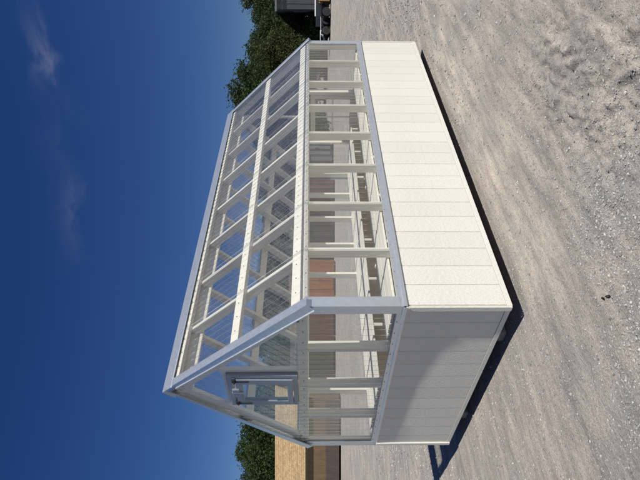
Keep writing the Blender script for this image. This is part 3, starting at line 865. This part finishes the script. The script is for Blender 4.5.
def crown_mesh(name, seed, H, rx, zlo, nblob, nleaf, leaf, mat):
    r = np.random.default_rng(seed)
    cz = (H + zlo) / 2; rz = (H - zlo) / 2
    P = []
    for _ in range(nblob):
        v = r.normal(size=3); v /= np.linalg.norm(v)
        rad = (.45 + .5 * r.random()) * (1 + .22 * r.normal())
        rad = min(rad, 1.05)
        prof = 1 - .25 * max(v[2], 0)
        c = np.array([v[0] * rx * rad * prof, v[1] * rx * rad * prof, cz + v[2] * rz * rad])
        br = (.20 + .20 * r.random()) * rx * 1.15
        n = int(nleaf / nblob * (.6 + .8 * r.random()))
        q = r.normal(size=(n, 3)); q /= np.linalg.norm(q, axis=1)[:, None]
        q *= (br * (.35 + .65 * r.random(n) ** .4) * np.where(r.random(n) < .12, 1.5, 1.0))[:, None] * np.array([1.15, 1.15, .75])
        P.append(c + q)
    P = np.concatenate(P); P[:, 2] = np.maximum(P[:, 2], .15); n = len(P)
    a = r.normal(size=(n, 3)); a /= np.linalg.norm(a, axis=1)[:, None]
    b = np.cross(a, r.normal(size=(n, 3))); b /= np.linalg.norm(b, axis=1)[:, None]
    s = (leaf * (.6 + .8 * r.random(n)))[:, None]
    nrm = np.cross(a, b)
    V = np.stack([P - a * s, P - b * s * .55 + nrm * s * .15, P + a * s, P + b * s * .55 + nrm * s * .15], 1).reshape(-1, 3)
    i = np.arange(n) * 4
    Fq = np.stack([i, i + 1, i + 2, i + 3], -1)
    return np_mesh(name, V, Fq, 4, mat, False)
def trunk_mesh(seed, H, rx, zlo):
    r = random.Random(seed); mb = MB()
    th = zlo + (H - zlo) * .55; p = Vector((0, 0, -.1)); rad = .045 * H ** .8
    n = 6
    for i in range(n):
        q = Vector((r.uniform(-.12, .12) * i, r.uniform(-.12, .12) * i, th * (i + 1) / n)); r2 = rad * .82
        mb.cyl(p, q, rad, r2, 8)
        if i >= 2:
            for k in range(3):
                w = r.uniform(0, 6.28); e = q + Vector((math.cos(w) * rx * .7, math.sin(w) * rx * .7, r.uniform(.5, 1.2) * rx * .6))
                mid = (q + e) / 2 + Vector((0, 0, .2)); mb.cyl(q, mid, r2 * .5, r2 * .32, 6); mb.cyl(mid, e, r2 * .32, r2 * .1, 5)
        p, rad = q, r2
    return mb.mesh('trunk', M_BARK)
KIND = []
for k, (seed, H, rx, zlo, nb, nl, lf, mi) in enumerate(((1, 10.5, 3.6, 1.4, 70, 26000, .13, 0), (2, 11.5, 3.2, 1.0, 75, 26000, .12, 1), (3, 9.0, 3.4, 1.2, 60, 24000, .13, 2), (4, 12.0, 4.0, 2.0, 80, 28000, .14, 0))):
    KIND.append((crown_mesh('crown', seed, H, rx, zlo, nb, nl, lf, LEAF[mi]), trunk_mesh(seed, H, rx, zlo), H))
KL = ['broad oak tree', 'tall dark evergreen tree', 'olive green rounded tree', 'tall spreading oak tree']
def tree(kind, iy, D, top_v, place, rz):
    """top_v: image column the crown reaches"""
    cr_, tr_, H = KIND[kind]
    ztop = CAM.z + (311 - top_v) / FPX * D
    s = ztop / H
    t = thing('tree', KL[kind] + ' ' + place, 'tree', at(iy, D), rz, 'trees along the edge of the lot')
    t.scale = (s * 1.05, s * 1.05, s)
    link('crown', cr_, t); link('trunk', tr_, t)
spec = [  # kind, image row, depth, top column, place
    (1, -30, 60, 240, 'deep behind the steel building'), (3, -5, 62, 245, 'rising over the steel building roof'), (0, 12, 56, 256, 'at the corner of the steel building'),
    (1, 24, 60, 262, 'beside the steel building corner'), (3, 36, 55, 254, 'behind the low flatbed trailer'), (2, 50, 52, 263, 'between the flatbed trailer and the greenhouse'),
    (0, 56, 58, 251, 'against the far eave corner of the greenhouse'), (1, 70, 57, 247, 'against the lower part of the far roof edge'), (3, 84, 56, 241, 'against the middle of the far roof edge'),
    (0, 98, 58, 235, 'against the upper part of the far roof edge'), (1, 112, 60, 243, 'just inside the far end of the clear roof'),
    (3, 130, 60, 252, 'seen through the far clear roof panels'), (0, 150, 58, 258, 'behind the slate grey shed'), (2, 172, 60, 262, 'behind the maroon shed'), (1, 195, 60, 258, 'between the maroon and charcoal sheds'),
    (3, 218, 62, 264, 'behind the charcoal shed'), (0, 242, 60, 262, 'between the charcoal and orange sheds'), (2, 266, 58, 268, 'behind the orange cedar shed'),
    (1, 290, 60, 262, 'behind the right half of the orange shed doors'), (3, 316, 60, 256, 'behind the red brown shed'), (0, 345, 58, 262, 'between the red brown and olive sheds'),
    (1, 372, 56, 256, 'behind the dark olive shed'), (3, 400, 52, 250, 'behind the gable vent window'), (0, 424, 50, 246, 'at the end of the tan shingled roof'),
    (3, 452, 50, 238, 'above the middle of the tan shingled roof'), (1, 478, 50, 240, 'above the tan shingled roof, darkest there'), (0, 505, 50, 236, 'beyond the tan shingled shed')]
for k, (kd, iy, D, tv, pl) in enumerate(spec):
    tree(kd, iy, D, tv, pl, k * 2.1)
# low shrubs in front of the tree line
SHR = [crown_mesh('foliage', 31, 2.4, 1.5, .1, 26, 3600, .10, LEAF[2]), crown_mesh('foliage', 32, 2.9, 1.7, .1, 28, 4000, .11, LEAF[0])]
for k, (iy, pl) in enumerate(((16, 'behind the black box-sided trailer'), (27, 'between the two trailers'), (37, 'behind the flatbed trailer'), (44, 'at the hitch end of the flatbed trailer'),
        (52, 'behind the far corner post of the greenhouse'), (62, 'behind the far window of the greenhouse'), (118, 'seen through the greenhouse door pane'), (132, 'left of the slate grey shed doors'), (168, 'between the slate grey and maroon sheds'),
        (203, 'between the maroon and charcoal sheds'), (250, 'next to the charcoal shed'), (258, 'next to the orange cedar shed'), (301, 'between the orange and red brown sheds'), (341, 'between the red brown and olive sheds'), (384, 'between the olive and brown sheds'))):
    D = 49 + (k * 37 % 5) if k < 7 else 38
    p = at(iy, D)
    o = link('shrub', SHR[k % 2], None, p, (0, 0, k * 1.3))
    s = .85 + .1 * (k % 4); o.scale = (s, s, s)
    tag(o, ('low olive shrub ' if k % 2 == 0 else 'low dark green shrub ') + pl, 'shrub', 'shrubs in front of the tree line')

# ------------------------------------------------------------------ small things on the lot
def chip(label, x, y, ln, rz):
    mb = MB(); r = random.Random(int(x * 1000))
    n = 7; vs = []
    for z in (0, 1):
        for i in range(n):
            w = 2 * math.pi * i / n; q = r.uniform(.7, 1.2)
            vs.append((math.cos(w) * ln * q, math.sin(w) * ln * .38 * q, z * .009 + r.uniform(0, .005)))
    mb.add(vs, [tuple(range(n))[::-1], tuple(range(n, 2 * n))] + [(i, (i + 1) % n, (i + 1) % n + n, i + n) for i in range(n)])
    o = mb.build('debris_chip', M_BLACK, None)
    o.location = (x, y, float(ground_z(x, y)) + .001); o.rotation_euler = (R(6), 0, rz)
    tag(o, label, 'debris')
chip('larger black scrap lying on the gravel', -.605, -.855, .022, 1.0)
chip('small black scrap beside a larger one on the gravel', -.585, -.81, .013, .3)
